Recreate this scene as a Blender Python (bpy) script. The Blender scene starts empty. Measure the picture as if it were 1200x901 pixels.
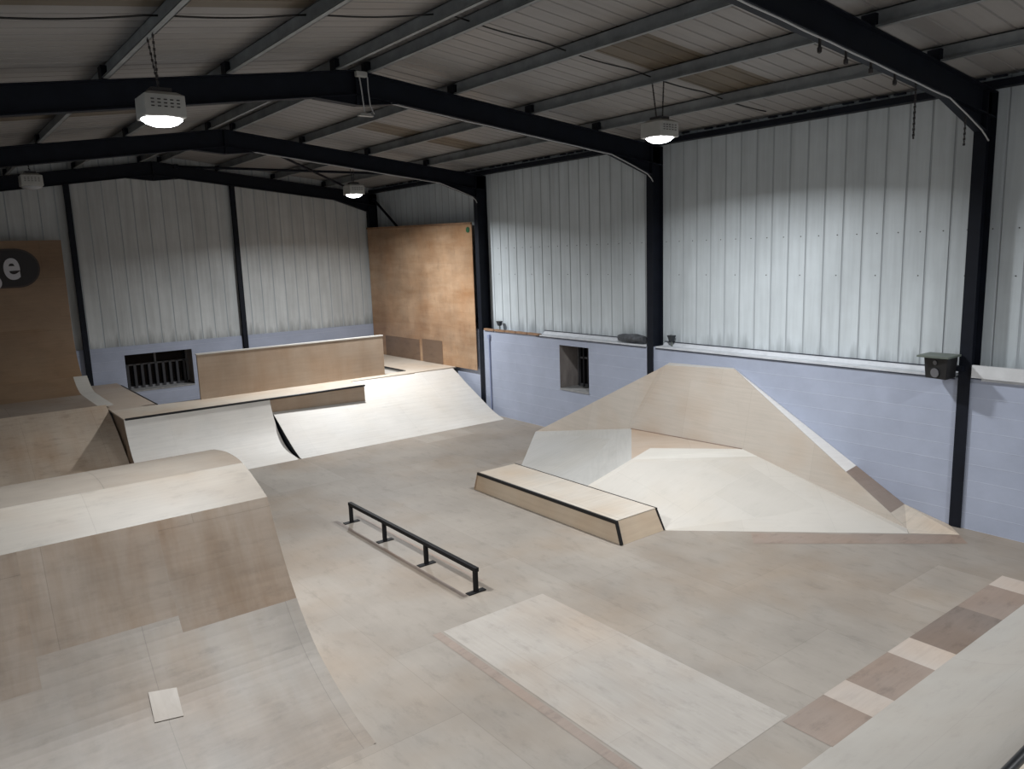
import bpy, bmesh, math, random
from mathutils import Vector, Matrix

random.seed(4)
S = bpy.context.scene
COL = S.collection

# ------------------------------------------------------------------ camera
YAW, PITCH, ROLL, FPX, CAMZ = math.radians(37.31), math.radians(-9.692), math.radians(-1.943), 912.1, 3.9
fw = Vector((math.sin(YAW)*math.cos(PITCH), math.cos(YAW)*math.cos(PITCH), math.sin(PITCH)))
rt = Vector((math.cos(YAW), -math.sin(YAW), 0))
up = rt.cross(fw)
r2 = rt*math.cos(ROLL) + up*math.sin(ROLL)
u2 = -rt*math.sin(ROLL) + up*math.cos(ROLL)
cd = bpy.data.cameras.new('camera')
cam = bpy.data.objects.new('camera', cd)
COL.objects.link(cam)
cam.matrix_world = Matrix(((r2.x, u2.x, -fw.x, 0), (r2.y, u2.y, -fw.y, 0), (r2.z, u2.z, -fw.z, CAMZ), (0, 0, 0, 1)))
cd.sensor_width = 36.0
cd.lens = FPX*36.0/1200.0
cd.clip_start = 0.05
S.camera = cam

# ------------------------------------------------------------------ world, view, light power
W = bpy.data.worlds.new('world')
S.world = W
W.use_nodes = True
W.node_tree.nodes['Background'].inputs[0].default_value = (0.02, 0.025, 0.035, 1)
W.node_tree.nodes['Background'].inputs[1].default_value = 0.4
vs = S.view_settings
vs.view_transform = 'Standard'
vs.look = 'None'
vs.gamma = 1.0
vs.use_curve_mapping = False
vs.exposure = 0.08
LAMP_W = 365.0
LAMP_COL = (0.95, 0.975, 1.0)
LENS_STRENGTH = 14.0
S.cycles.max_bounces = 8
S.cycles.diffuse_bounces = 5

# ------------------------------------------------------------------ materials
def mat(name, color, rough=0.6, metal=0.0, var=0.0, vscale=3.0, stretch=(1, 1, 1), spec=0.4, bump=0.0):
    m = bpy.data.materials.new(name)
    m.use_nodes = True
    nt = m.node_tree
    b = nt.nodes['Principled BSDF']
    b.inputs['Base Color'].default_value = (*color, 1)
    b.inputs['Roughness'].default_value = rough
    b.inputs['Metallic'].default_value = metal
    b.inputs['Specular IOR Level'].default_value = spec
    tc = nt.nodes.new('ShaderNodeTexCoord')
    mp = nt.nodes.new('ShaderNodeMapping')
    mp.inputs['Scale'].default_value = stretch
    nt.links.new(tc.outputs['Object'], mp.inputs['Vector'])
    n = nt.nodes.new('ShaderNodeTexNoise')
    n.inputs['Scale'].default_value = vscale
    n.inputs['Detail'].default_value = 6
    n.inputs['Roughness'].default_value = 0.6
    nt.links.new(mp.outputs['Vector'], n.inputs['Vector'])
    if var > 0:
        r = nt.nodes.new('ShaderNodeMapRange')
        r.inputs['From Min'].default_value = 0.3
        r.inputs['From Max'].default_value = 0.7
        r.inputs['To Min'].default_value = 1-var
        r.inputs['To Max'].default_value = 1+var*0.6
        nt.links.new(n.outputs['Fac'], r.inputs['Value'])
        mx = nt.nodes.new('ShaderNodeVectorMath')
        mx.operation = 'SCALE'
        mx.inputs[0].default_value = color
        nt.links.new(r.outputs['Result'], mx.inputs['Scale'])
        nt.links.new(mx.outputs['Vector'], b.inputs['Base Color'])
    if bump > 0:
        bp = nt.nodes.new('ShaderNodeBump')
        bp.inputs['Strength'].default_value = bump
        bp.inputs['Distance'].default_value = 0.01
        nt.links.new(n.outputs['Fac'], bp.inputs['Height'])
        nt.links.new(bp.outputs['Normal'], b.inputs['Normal'])
    return m

PLY = 0.74
def ply(name, c1, c2, w=2.44, h=1.22, off=(0, 0), swap=False, rough=0.55, stain=0.14, seam=0.6, grain=0.05, scuff=0.25, warm=(0.93, 0.82, 0.72), spec=0.35, msize=0.0035, streak=0.0):
    """plywood laid in sheets: uv map is in metres"""
    def tone(c):
        g = sum(c)/3
        return tuple(PLY*(g+(v-g)*1.0) for v in c)
    c1, c2 = tone(c1), tone(c2)
    m = bpy.data.materials.new(name)
    m.use_nodes = True
    nt = m.node_tree
    L = nt.links.new
    b = nt.nodes['Principled BSDF']
    b.inputs['Roughness'].default_value = rough
    b.inputs['Specular IOR Level'].default_value = spec
    uv = nt.nodes.new('ShaderNodeUVMap')
    mp = nt.nodes.new('ShaderNodeMapping')
    mp.inputs['Location'].default_value = (off[0], off[1], 0)
    src = uv.outputs['UV']
    if swap:
        sp = nt.nodes.new('ShaderNodeSeparateXYZ')
        cb = nt.nodes.new('ShaderNodeCombineXYZ')
        L(src, sp.inputs[0]); L(sp.outputs['X'], cb.inputs['Y']); L(sp.outputs['Y'], cb.inputs['X'])
        src = cb.outputs[0]
    L(src, mp.inputs['Vector'])
    br = nt.nodes.new('ShaderNodeTexBrick')
    br.inputs['Scale'].default_value = 1
    br.inputs['Brick Width'].default_value = w
    br.inputs['Row Height'].default_value = h
    br.inputs['Mortar Size'].default_value = msize
    br.inputs['Mortar Smooth'].default_value = 0.3
    br.inputs['Color1'].default_value = (*c1, 1)
    br.inputs['Color2'].default_value = (*c2, 1)
    br.inputs['Mortar'].default_value = (*[c*seam for c in c1], 1)
    L(mp.outputs['Vector'], br.inputs['Vector'])
    col = br.outputs['Color']

    def noise(scale, detail, stretch=(1, 1, 1), rgh=0.6):
        q = nt.nodes.new('ShaderNodeMapping')
        q.inputs['Scale'].default_value = stretch
        L(mp.outputs['Vector'], q.inputs['Vector'])
        n = nt.nodes.new('ShaderNodeTexNoise')
        n.inputs['Scale'].default_value = scale
        n.inputs['Detail'].default_value = detail
        n.inputs['Roughness'].default_value = rgh
        L(q.outputs['Vector'], n.inputs['Vector'])
        return n.outputs['Fac']

    def mult(col, fac, lo, hi, fmin=0.3, fmax=0.7):
        r = nt.nodes.new('ShaderNodeMapRange')
        r.inputs['From Min'].default_value = fmin
        r.inputs['From Max'].default_value = fmax
        r.inputs['To Min'].default_value = lo
        r.inputs['To Max'].default_value = hi
        L(fac, r.inputs['Value'])
        v = nt.nodes.new('ShaderNodeVectorMath')
        v.operation = 'SCALE'
        L(col, v.inputs[0]); L(r.outputs['Result'], v.inputs['Scale'])
        return v.outputs['Vector']

    def tint(col, fac, tintcol, amt, fmin, fmax):
        r = nt.nodes.new('ShaderNodeMapRange')
        r.inputs['From Min'].default_value = fmin
        r.inputs['From Max'].default_value = fmax
        r.inputs['To Max'].default_value = amt
        L(fac, r.inputs['Value'])
        x = nt.nodes.new('ShaderNodeMix')
        x.data_type = 'RGBA'
        x.blend_type = 'MULTIPLY'
        L(r.outputs['Result'], x.inputs['Factor'])
        L(col, x.inputs[6])
        x.inputs[7].default_value = (*tintcol, 1)
        return x.outputs[2]

    col = mult(col, noise(0.9, 5), 1-stain, 1+stain*0.6)
    col = mult(col, noise(1.0, 4, (1.2, 22, 1)), 1-grain, 1+grain)
    col = tint(col, noise(0.55, 3), warm, 0.9, 0.45, 0.7)
    if streak > 0:
        col = tint(col, noise(1.0, 5, (3.2, 0.45, 1), 0.65), (0.76, 0.66, 0.55), streak, 0.42, 0.68)
    if scuff > 0:
        col = mult(col, noise(3.2, 8, (1, 2.2, 1), 0.7), 1-scuff, 1.0, 0.34, 0.47)
    L(col, b.inputs['Base Color'])
    return m

M = {}
M['floor'] = ply('floor_plywood', (0.338, 0.296, 0.250), (0.408, 0.366, 0.317), swap=True, off=(0.9, 0.35), stain=0.16, scuff=0.14, grain=0.025, seam=0.92, warm=(0.9, 0.81, 0.72))
M['floor_bright'] = ply('floor_plywood_fresh', (0.475, 0.432, 0.382), (0.505, 0.462, 0.412), swap=True, off=(0.8, 0.62), stain=0.12, scuff=0.15, seam=0.92)
M['floor_light'] = ply('floor_plywood_pale', (0.56, 0.49, 0.43), (0.58, 0.51, 0.45), w=30, h=30, stain=0.06, scuff=0.08)
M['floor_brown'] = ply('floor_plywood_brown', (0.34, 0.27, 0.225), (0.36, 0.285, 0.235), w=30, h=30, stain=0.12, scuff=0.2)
M['floor_dark'] = ply('floor_plywood_dark', (0.24, 0.195, 0.165), (0.25, 0.20, 0.17), w=30, h=30, stain=0.12, scuff=0.2)
M['hump'] = ply('worn_ramp_plywood', (0.29, 0.235, 0.185), (0.36, 0.30, 0.245), w=2.44, h=1.22, swap=False, off=(0.63, 0.28), stain=0.2, scuff=0.12, seam=0.8, streak=0.8)
M['hump_low'] = ply('scuffed_ramp_plywood', (0.35, 0.315, 0.275), (0.43, 0.395, 0.35), w=1.22, h=2.44, off=(0.63, 0.2), stain=0.22, scuff=0.13, streak=0.35, seam=0.8)
M['hump_top'] = ply('pale_ramp_plywood', (0.225, 0.203, 0.173), (0.245, 0.223, 0.193), w=2.44, h=4, off=(0.2, 0.5), stain=0.1, scuff=0.15, seam=0.85)
M['hump_back'] = ply('dull_ramp_plywood', (0.165, 0.143, 0.118), (0.18, 0.155, 0.128), w=2.44, h=1.22, stain=0.14, scuff=0.1)
M['white_ply'] = ply('fresh_pale_plywood', (0.70, 0.665, 0.615), (0.74, 0.71, 0.66), w=2.44, h=1.22, stain=0.07, scuff=0.06, seam=0.9, warm=(0.97, 0.93, 0.88))
M['quarter_ply'] = ply('quarter_pipe_plywood', (0.86, 0.82, 0.76), (0.90, 0.86, 0.80), w=2.44, h=2.4, stain=0.07, scuff=0.05, seam=0.93, warm=(0.96, 0.92, 0.88))
M['white_ply2'] = ply('pale_quarter_plywood', (0.48, 0.45, 0.405), (0.51, 0.48, 0.435), w=2.44, h=1.22, grain=0.015, stain=0.08, scuff=0.08, seam=0.9, warm=(0.96, 0.92, 0.88))
M['deck_ply'] = ply('deck_plywood', (0.70, 0.62, 0.52), (0.66, 0.57, 0.47), w=2.44, h=1.22, stain=0.12, scuff=0.1, seam=0.8)
M['tan_ply'] = ply('tan_plywood', (0.50, 0.385, 0.285), (0.52, 0.40, 0.295), w=40, h=40, stain=0.14, streak=0.35, scuff=0.05)
M['brown_bank'] = ply('brown_ramp_plywood', (0.60, 0.49, 0.385), (0.68, 0.57, 0.46), w=1.22, h=2.44, off=(0.5, 0.2), stain=0.16, streak=0.4, scuff=0.2, seam=0.8)
M['dark_ply'] = ply('dark_wall_plywood', (0.36, 0.245, 0.155), (0.40, 0.275, 0.18), w=2.44, h=1.22, stain=0.16, scuff=0.1, seam=0.8)
M['grey_ply'] = ply('grey_worn_plywood', (0.40, 0.335, 0.28), (0.44, 0.37, 0.31), w=2.44, h=1.22, stain=0.14, scuff=0.2)
M['hip_cream'] = ply('cream_plywood', (0.62, 0.58, 0.52), (0.645, 0.605, 0.545), w=1.22, h=2.44, off=(0.1, 0.3), stain=0.05, grain=0.015, scuff=0.05, seam=0.93, warm=(0.97, 0.93, 0.88))
M['hip_grey'] = ply('pale_grey_plywood', (0.56, 0.545, 0.51), (0.59, 0.575, 0.54), w=2.44, h=1.22, stain=0.05, scuff=0.05, seam=0.95, warm=(0.97, 0.95, 0.92))
M['hip_tan'] = ply('warm_tan_plywood', (0.56, 0.46, 0.37), (0.60, 0.50, 0.41), w=1.22, h=2.44, stain=0.06, scuff=0.05, seam=0.9)
M['hip_tall'] = ply('beige_plywood', (0.59, 0.52, 0.445), (0.63, 0.565, 0.49), w=1.22, h=2.44, off=(0.4, 0), stain=0.05, scuff=0.04, seam=0.93)
M['hip_white'] = ply('white_birch_plywood', (0.72, 0.69, 0.63), (0.74, 0.71, 0.65), w=1.8, h=4, stain=0.04, scuff=0.03, seam=0.95, warm=(0.98, 0.95, 0.92))
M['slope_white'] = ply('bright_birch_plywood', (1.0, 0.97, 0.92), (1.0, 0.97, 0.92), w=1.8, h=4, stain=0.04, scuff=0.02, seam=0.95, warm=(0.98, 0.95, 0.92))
M['ledge_top'] = ply('ledge_top_plywood', (0.66, 0.60, 0.52), (0.62, 0.555, 0.475), w=1.6, h=3, stain=0.1, scuff=0.04, warm=(0.94, 0.82, 0.7))
M['ledge_side'] = ply('ledge_side_plywood', (0.64, 0.52, 0.39), (0.64, 0.52, 0.39), w=40, h=40, stain=0.1, scuff=0.04)
M['orange_board'] = ply('orange_stained_board', (0.55, 0.355, 0.215), (0.60, 0.40, 0.25), w=2.44, h=1.22, swap=True, off=(0.0, 0.55), rough=0.3, stain=0.3, scuff=0.15, streak=0.9, grain=0.02, seam=0.85, warm=(0.82, 0.68, 0.55), spec=0.5)
M['board_patch'] = ply('brown_board_patch', (0.25, 0.165, 0.11), (0.27, 0.18, 0.12), w=30, h=30, rough=0.4, stain=0.15)
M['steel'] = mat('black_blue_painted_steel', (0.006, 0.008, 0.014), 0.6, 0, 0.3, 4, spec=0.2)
M['coping'] = mat('black_steel_coping', (0.012, 0.012, 0.013), 0.35, 0.3)
M['rail'] = mat('black_rail_paint', (0.006, 0.006, 0.007), 0.6, spec=0.2)
M['purlin'] = mat('galvanised_purlin_steel', (0.27, 0.285, 0.29), 0.55, 0.2, 0.3, 3)
M['cable_white'] = mat('off_white_cable', (0.42, 0.42, 0.42), 0.5)
M['cable_black'] = mat('black_cable', (0.01, 0.01, 0.01), 0.5)
M['chain'] = mat('dull_chain_steel', (0.05, 0.045, 0.045), 0.5, 0.5)
M['lamp_body'] = mat('pale_lamp_casting', (0.42, 0.415, 0.39), 0.5, 0, 0.15)
M['lamp_vent'] = mat('dark_vent', (0.05, 0.045, 0.045), 0.6)
M['reflector'] = mat('lamp_reflector', (0.8, 0.8, 0.8), 0.3, 0.5)
M['speaker'] = mat('black_speaker_case', (0.008, 0.008, 0.009), 0.5)
M['speaker_cone'] = mat('grey_speaker_cone', (0.12, 0.12, 0.13), 0.4)
M['grey_plastic'] = mat('grey_plastic_lid', (0.12, 0.14, 0.12), 0.5)
M['white_board'] = mat('white_painted_board', (0.60, 0.61, 0.62), 0.6, 0, 0.12, 4)
M['flash'] = mat('white_flashing', (0.55, 0.57, 0.60), 0.5, 0, 0.15, 6)
M['flash_edge'] = mat('flashing_shadow_gap', (0.03, 0.035, 0.05), 0.8)
M['timber'] = mat('orange_timber', (0.26, 0.15, 0.085), 0.7, 0, 0.35, 6)
M['bundle'] = mat('dusty_grey_bundle', (0.075, 0.08, 0.09), 0.8, 0, 0.5, 12, bump=0.6)
M['sensor'] = mat('dark_floodlight', (0.03, 0.035, 0.04), 0.5)
M['badge_dark'] = mat('dark_badge', (0.018, 0.014, 0.014), 0.45)
M['badge_rim'] = mat('brown_badge_rim', (0.05, 0.035, 0.03), 0.5)
M['badge_text'] = mat('pale_badge_lettering', (0.62, 0.62, 0.66), 0.5)
M['green'] = mat('green_sticker', (0.02, 0.10, 0.04), 0.5)
M['win_frame'] = mat('grey_window_frame', (0.20, 0.20, 0.21), 0.5)
M['win_bar'] = mat('window_bar', (0.04, 0.04, 0.045), 0.5)
M['glass'] = mat('dark_night_glass', (0.006, 0.006, 0.008), 0.12)
M['reveal'] = mat('dirty_window_reveal', (0.19, 0.17, 0.16), 0.8, 0, 0.5, 3, (1, 1, 0.4))
M['sill'] = mat('window_sill', (0.30, 0.30, 0.30), 0.7, 0, 0.3, 6)
M['conduit'] = mat('blue_painted_conduit', (0.26, 0.30, 0.44), 0.5)

def lens_material():
    m = bpy.data.materials.new('glowing_lamp_lens')
    m.use_nodes = True
    b = m.node_tree.nodes['Principled BSDF']
    b.inputs['Base Color'].default_value = (0.9, 0.9, 0.9, 1)
    b.inputs['Emission Color'].default_value = (*LAMP_COL, 1)
    b.inputs['Emission Strength'].default_value = LENS_STRENGTH
    return m
M['lens'] = lens_material()
M['lens_off'] = mat('unlit_lens', (0.35, 0.36, 0.38), 0.3)

def block_material():
    m = bpy.data.materials.new('blue_painted_blockwork')
    m.use_nodes = True
    nt = m.node_tree; L = nt.links.new
    b = nt.nodes['Principled BSDF']
    b.inputs['Roughness'].default_value = 0.6
    b.inputs['Specular IOR Level'].default_value = 0.3
    uv = nt.nodes.new('ShaderNodeUVMap')
    br = nt.nodes.new('ShaderNodeTexBrick')
    br.inputs['Scale'].default_value = 1
    br.inputs['Brick Width'].default_value = 60
    br.inputs['Row Height'].default_value = 0.225
    br.inputs['Mortar Size'].default_value = 0.006
    br.inputs['Mortar Smooth'].default_value = 0.4
    br.inputs['Color1'].default_value = (0.355, 0.39, 0.485, 1)
    br.inputs['Color2'].default_value = (0.365, 0.40, 0.495, 1)
    br.inputs['Mortar'].default_value = (0.42, 0.455, 0.55, 1)
    L(uv.outputs['UV'], br.inputs['Vector'])
    n = nt.nodes.new('ShaderNodeTexNoise')
    n.inputs['Scale'].default_value = 1.3; n.inputs['Detail'].default_value = 8; n.inputs['Roughness'].default_value = 0.65
    L(uv.outputs['UV'], n.inputs['Vector'])
    r = nt.nodes.new('ShaderNodeMapRange')
    r.inputs['From Min'].default_value = 0.3; r.inputs['From Max'].default_value = 0.7
    r.inputs['To Min'].default_value = 0.88; r.inputs['To Max'].default_value = 1.06
    L(n.outputs['Fac'], r.inputs['Value'])
    v = nt.nodes.new('ShaderNodeVectorMath'); v.operation = 'SCALE'
    L(br.outputs['Color'], v.inputs[0]); L(r.outputs['Result'], v.inputs['Scale'])
    L(v.outputs['Vector'], b.inputs['Base Color'])
    bp = nt.nodes.new('ShaderNodeBump'); bp.inputs['Strength'].default_value = 0.5; bp.inputs['Distance'].default_value = 0.006
    inv = nt.nodes.new('ShaderNodeMath'); inv.operation = 'SUBTRACT'; inv.inputs[0].default_value = 1
    L(br.outputs['Fac'], inv.inputs[1]); L(inv.outputs[0], bp.inputs['Height']); L(bp.outputs['Normal'], b.inputs['Normal'])
    return m
M['block'] = block_material()

def cladding_material(name, base, grime, blotch, zlow=2.1, up=False):
    """white profiled sheet with dirt: streaks, blotches and a grimy bottom edge (uv in metres)"""
    m = bpy.data.materials.new(name)
    m.use_nodes = True
    nt = m.node_tree; L = nt.links.new
    b = nt.nodes['Principled BSDF']
    b.inputs['Roughness'].default_value = 0.45
    b.inputs['Specular IOR Level'].default_value = 0.35
    uv = nt.nodes.new('ShaderNodeUVMap')
    def ns(scale, st, d=5):
        q = nt.nodes.new('ShaderNodeMapping'); q.inputs['Scale'].default_value = st
        L(uv.outputs['UV'], q.inputs['Vector'])
        n = nt.nodes.new('ShaderNodeTexNoise'); n.inputs['Scale'].default_value = scale; n.inputs['Detail'].default_value = d
        n.inputs['Roughness'].default_value = 0.6
        L(q.outputs['Vector'], n.inputs['Vector'])
        return n.outputs['Fac']
    def rng(f, a, c, lo, hi):
        r = nt.nodes.new('ShaderNodeMapRange')
        r.inputs['From Min'].default_value = a; r.inputs['From Max'].default_value = c
        r.inputs['To Min'].default_value = lo; r.inputs['To Max'].default_value = hi
        L(f, r.inputs['Value']); return r.outputs['Result']
    def mul(x, y):
        q = nt.nodes.new('ShaderNodeMath'); q.operation = 'MULTIPLY'; L(x, q.inputs[0]); L(y, q.inputs[1]); return q.outputs[0]
    f = mul(rng(ns(0.7, (1, 1, 1)), 0.35, 0.65, 1-blotch, 1.0), rng(ns(1.0, (9, 0.5, 1)), 0.35, 0.6, 1-grime, 1.0))
    if not up:
        sp = nt.nodes.new('ShaderNodeSeparateXYZ'); L(uv.outputs['UV'], sp.inputs[0])
        a = nt.nodes.new('ShaderNodeMath'); a.operation = 'ADD'
        L(sp.outputs['Y'], a.inputs[0]); L(rng(ns(1.0, (7, 0.6, 1)), 0.3, 0.7, -0.22, 0.2), a.inputs[1])
        f = mul(f, rng(a.outputs[0], zlow-0.12, zlow+0.2, 0.58, 1.0))
    v = nt.nodes.new('ShaderNodeVectorMath'); v.operation = 'SCALE'; v.inputs[0].default_value = base
    L(f, v.inputs['Scale']); L(v.outputs['Vector'], b.inputs['Base Color'])
    return m
M['clad'] = cladding_material('white_wall_cladding', (0.58, 0.63, 0.655), 0.12, 0.14)
M['clad_end'] = cladding_material('grey_white_end_cladding', (0.60, 0.62, 0.615), 0.16, 0.16, 1.95)
M['roof'] = cladding_material('white_roof_lining', (0.285, 0.27, 0.258), 0.10, 0.12, up=True)
M['roof_brown'] = cladding_material('brown_aged_rooflight', (0.15, 0.12, 0.085), 0.25, 0.2, up=True)
M['groove'] = mat('cladding_groove', (0.38, 0.41, 0.43), 0.6)
M['groove_roof'] = mat('roof_groove', (0.24, 0.23, 0.22), 0.6)

# ------------------------------------------------------------------ mesh helpers
def empty(name, loc, label=None, cat=None, group=None):
    o = bpy.data.objects.new(name, None)
    o.empty_display_size = 0.2
    o.location = loc
    COL.objects.link(o)
    if label: o['label'] = label
    if cat: o['category'] = cat
    if group: o['group'] = group
    return o

def tag(o, label=None, cat=None, group=None, kind=None):
    if label: o['label'] = label
    if cat: o['category'] = cat
    if group: o['group'] = group
    if kind: o['kind'] = kind
    return o

def wloc(o):
    v = Vector((0, 0, 0))
    while o is not None:
        v += o.location
        o = o.parent
    return v

class MB:
    """collects faces in world coordinates with uv in metres"""
    def __init__(s):
        s.v = []; s.f = []; s.uv = []; s.mi = []; s.sm = []
    def face(s, pts, uvs=None, mi=0, smooth=False):
        pts = [Vector(p) for p in pts]
        if uvs is None:
            n = Vector((0, 0, 0))
            for i in range(len(pts)):
                a, b = pts[i], pts[(i+1) % len(pts)]
                n += Vector(((a.y-b.y)*(a.z+b.z), (a.z-b.z)*(a.x+b.x), (a.x-b.x)*(a.y+b.y)))
            ax, ay, az = abs(n.x), abs(n.y), abs(n.z)
            if az >= ax and az >= ay*0.9: uvs = [(p.x, p.y) for p in pts]
            elif ax >= ay: uvs = [(p.y, p.z) for p in pts]
            else: uvs = [(p.x, p.z) for p in pts]
        i0 = len(s.v)
        s.v += pts; s.f.append(list(range(i0, i0+len(pts)))); s.uv.append(uvs); s.mi.append(mi); s.sm.append(smooth)
        return s
    def box(s, a, b, mi=0):
        x0, y0, z0 = a; x1, y1, z1 = b
        if x0 > x1: x0, x1 = x1, x0
        if y0 > y1: y0, y1 = y1, y0
        if z0 > z1: z0, z1 = z1, z0
        P = [(x0,y0,z0),(x1,y0,z0),(x1,y1,z0),(x0,y1,z0),(x0,y0,z1),(x1,y0,z1),(x1,y1,z1),(x0,y1,z1)]
        for q in ((0,3,2,1),(4,5,6,7),(0,1,5,4),(1,2,6,5),(2,3,7,6),(3,0,4,7)):
            s.face([P[k] for k in q], mi=mi)
        return s
    def prism(s, base, top, mi=0, cap=True):
        """base/top: matching loops of 3d points"""
        n = len(base)
        for i in range(n):
            j = (i+1) % n
            s.face([base[i], base[j], top[j], top[i]], mi=mi)
        if cap:
            s.face(list(reversed(base)), mi=mi); s.face(list(top), mi=mi)
        return s
    def tube(s, pts, r, n=8, mi=0):
        pts = [Vector(p) for p in pts]
        rings = []
        prev = None
        for i, p in enumerate(pts):
            if i == 0: d = pts[1]-p
            elif i == len(pts)-1: d = p-pts[i-1]
            else: d = (pts[i+1]-p).normalized()+(p-pts[i-1]).normalized()
            d.normalize()
            if prev is None:
                a = d.cross(Vector((0, 0, 1)))
                if a.length < 1e-3: a = d.cross(Vector((1, 0, 0)))
            else:
                a = prev - d*prev.dot(d)
            a.normalize(); prev = a
            b = d.cross(a)
            rings.append([p+a*(r*math.cos(2*math.pi*k/n))+b*(r*math.sin(2*math.pi*k/n)) for k in range(n)])
        for i in range(len(rings)-1):
            for k in range(n):
                s.face([rings[i][k], rings[i][(k+1)%n], rings[i+1][(k+1)%n], rings[i+1][k]], mi=mi, smooth=True)
        s.face(list(reversed(rings[0])), mi=mi); s.face(rings[-1], mi=mi)
        return s
    def bar(s, a, b, w, h, mi=0, up=(0, 0, 1)):
        """rectangular bar from a to b: w sideways, h along up"""
        a, b = Vector(a), Vector(b)
        d = (b-a).normalized(); u = Vector(up)
        sd = d.cross(u).normalized(); u = sd.cross(d).normalized()
        def ring(p): return [p+sd*(w/2*x)+u*(h/2*y) for x, y in ((-1,-1),(1,-1),(1,1),(-1,1))]
        return s.prism(ring(a), ring(b), mi)
    def lathe(s, c, prof, n=24, mi=0, smooth=True):
        """prof: (r, z) from bottom to top around vertical axis"""
        c = Vector(c)
        R = [[c+Vector((r*math.cos(2*math.pi*k/n), r*math.sin(2*math.pi*k/n), z)) for k in range(n)] for r, z in prof]
        for i in range(len(R)-1):
            for k in range(n):
                s.face([R[i][k], R[i][(k+1)%n], R[i+1][(k+1)%n], R[i+1][k]], mi=mi, smooth=smooth)
        s.face(list(reversed(R[0])), mi=mi); s.face(R[-1], mi=mi)
        return s
    def build(s, name, mats, parent=None, origin=None, merge=True, bevel=0.0):
        if not isinstance(mats, (list, tuple)): mats = [mats]
        if parent is not None:
            org = wloc(parent); loc = Vector((0, 0, 0))
            if origin is not None:
                loc = Vector(origin)-org; org = Vector(origin)
        else:
            if origin is None:
                xs = [p.x for p in s.v]; ys = [p.y for p in s.v]; zs = [p.z for p in s.v]
                origin = ((min(xs)+max(xs))/2, (min(ys)+max(ys))/2, min(zs))
            org = Vector(origin); loc = org
        me = bpy.data.meshes.new(name)
        me.from_pydata([p-org for p in s.v], [], s.f)
        ul = me.uv_layers.new(name='UVMap')
        k = 0
        for i, poly in enumerate(me.polygons):
            poly.material_index = s.mi[i]
            poly.use_smooth = s.sm[i]
            for j in range(poly.loop_total):
                ul.data[poly.loop_start+j].uv = s.uv[i][j]
        for m in mats: me.materials.append(m)
        if merge:
            bm = bmesh.new(); bm.from_mesh(me)
            bmesh.ops.remove_doubles(bm, verts=bm.verts, dist=1e-5)
            bmesh.ops.recalc_face_normals(bm, faces=bm.faces)
            bm.to_mesh(me); bm.free()
        if any(s.sm): me.set_sharp_from_angle(angle=math.radians(38))
        o = bpy.data.objects.new(name, me)
        COL.objects.link(o)
        o.location = loc
        if parent is not None: o.parent = parent
        if bevel > 0:
            bv = o.modifiers.new('bevel', 'BEVEL'); bv.width = bevel; bv.segments = 2; bv.limit_method = 'ANGLE'
        return o

def ribbon(mb, prof, x0, x1, th=0.018, mi=0, v0=0.0, smooth=True, prof1=None):
    """sheet following a (y,z) profile from x0 to x1 with thickness below; prof1 = profile at x1"""
    if prof1 is None: prof1 = prof
    def offs(pr):
        out = []
        for i, p in enumerate(pr):
            a = pr[max(i-1, 0)]; b = pr[min(i+1, len(pr)-1)]
            dy, dz = b[0]-a[0], b[1]-a[1]
            l = math.hypot(dy, dz) or 1
            ny, nz = -dz/l, dy/l
            if nz < 0: ny, nz = -ny, -nz
            out.append((p[0]-ny*th, max(p[1]-nz*th, 0.0)))
        return out
    q0, q1 = offs(prof), offs(prof1)
    s = [v0]
    for i in range(1, len(prof)):
        s.append(s[-1]+math.hypot(prof[i][0]-prof[i-1][0], prof[i][1]-prof[i-1][1]))
    n = len(prof)
    for i in range(n-1):
        a, b = prof[i], prof[i+1]; a1, b1 = prof1[i], prof1[i+1]
        mb.face([(x0,a[0],a[1]),(x1,a1[0],a1[1]),(x1,b1[0],b1[1]),(x0,b[0],b[1])],
                [(x0,s[i]),(x1,s[i]),(x1,s[i+1]),(x0,s[i+1])], mi, smooth)
        c, d = q0[i], q0[i+1]; c1, d1 = q1[i], q1[i+1]
        mb.face([(x0,d[0],d[1]),(x1,d1[0],d1[1]),(x1,c1[0],c1[1]),(x0,c[0],c[1])], None, mi, False)
        mb.face([(x0,a[0],a[1]),(x0,b[0],b[1]),(x0,d[0],d[1]),(x0,c[0],c[1])], None, mi, False)
        mb.face([(x1,b1[0],b1[1]),(x1,a1[0],a1[1]),(x1,c1[0],c1[1]),(x1,d1[0],d1[1])], None, mi, False)
    for k in (0, n-1):
        mb.face([(x0,*prof[k]),(x1,*prof1[k]),(x1,*q1[k]),(x0,*q0[k])], None, mi, False)
    return mb

def side_panel(mb, prof, x, th, drop=0.019, mi=0):
    """vertical panel under a (y,z) profile down to the floor"""
    top = [(p[0], max(p[1]-drop, 0.001)) for p in prof]
    loop = [(p[0], p[1]) for p in top]
    if loop[-1][1] > 0.002: loop.append((prof[-1][0], 0.0))
    if loop[0][1] > 0.002: loop.insert(0, (prof[0][0], 0.0))
    a = [(x, p[0], p[1]) for p in loop]; b = [(x+th, p[0], p[1]) for p in loop]
    return mb.prism(a, b, mi)

def smooth_prof(pts, sub=4):
    """catmull-rom through (y,z) points"""
    out = []
    n = len(pts)
    for i in range(n-1):
        p0 = pts[max(i-1, 0)]; p1 = pts[i]; p2 = pts[i+1]; p3 = pts[min(i+2, n-1)]
        for k in range(sub):
            t = k/sub
            out.append(tuple(0.5*((2*p1[d])+(-p0[d]+p2[d])*t+(2*p0[d]-5*p1[d]+4*p2[d]-p3[d])*t*t+(-p0[d]+3*p1[d]-3*p2[d]+p3[d])*t**3) for d in (0, 1)))
    out.append(pts[-1])
    return out

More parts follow.
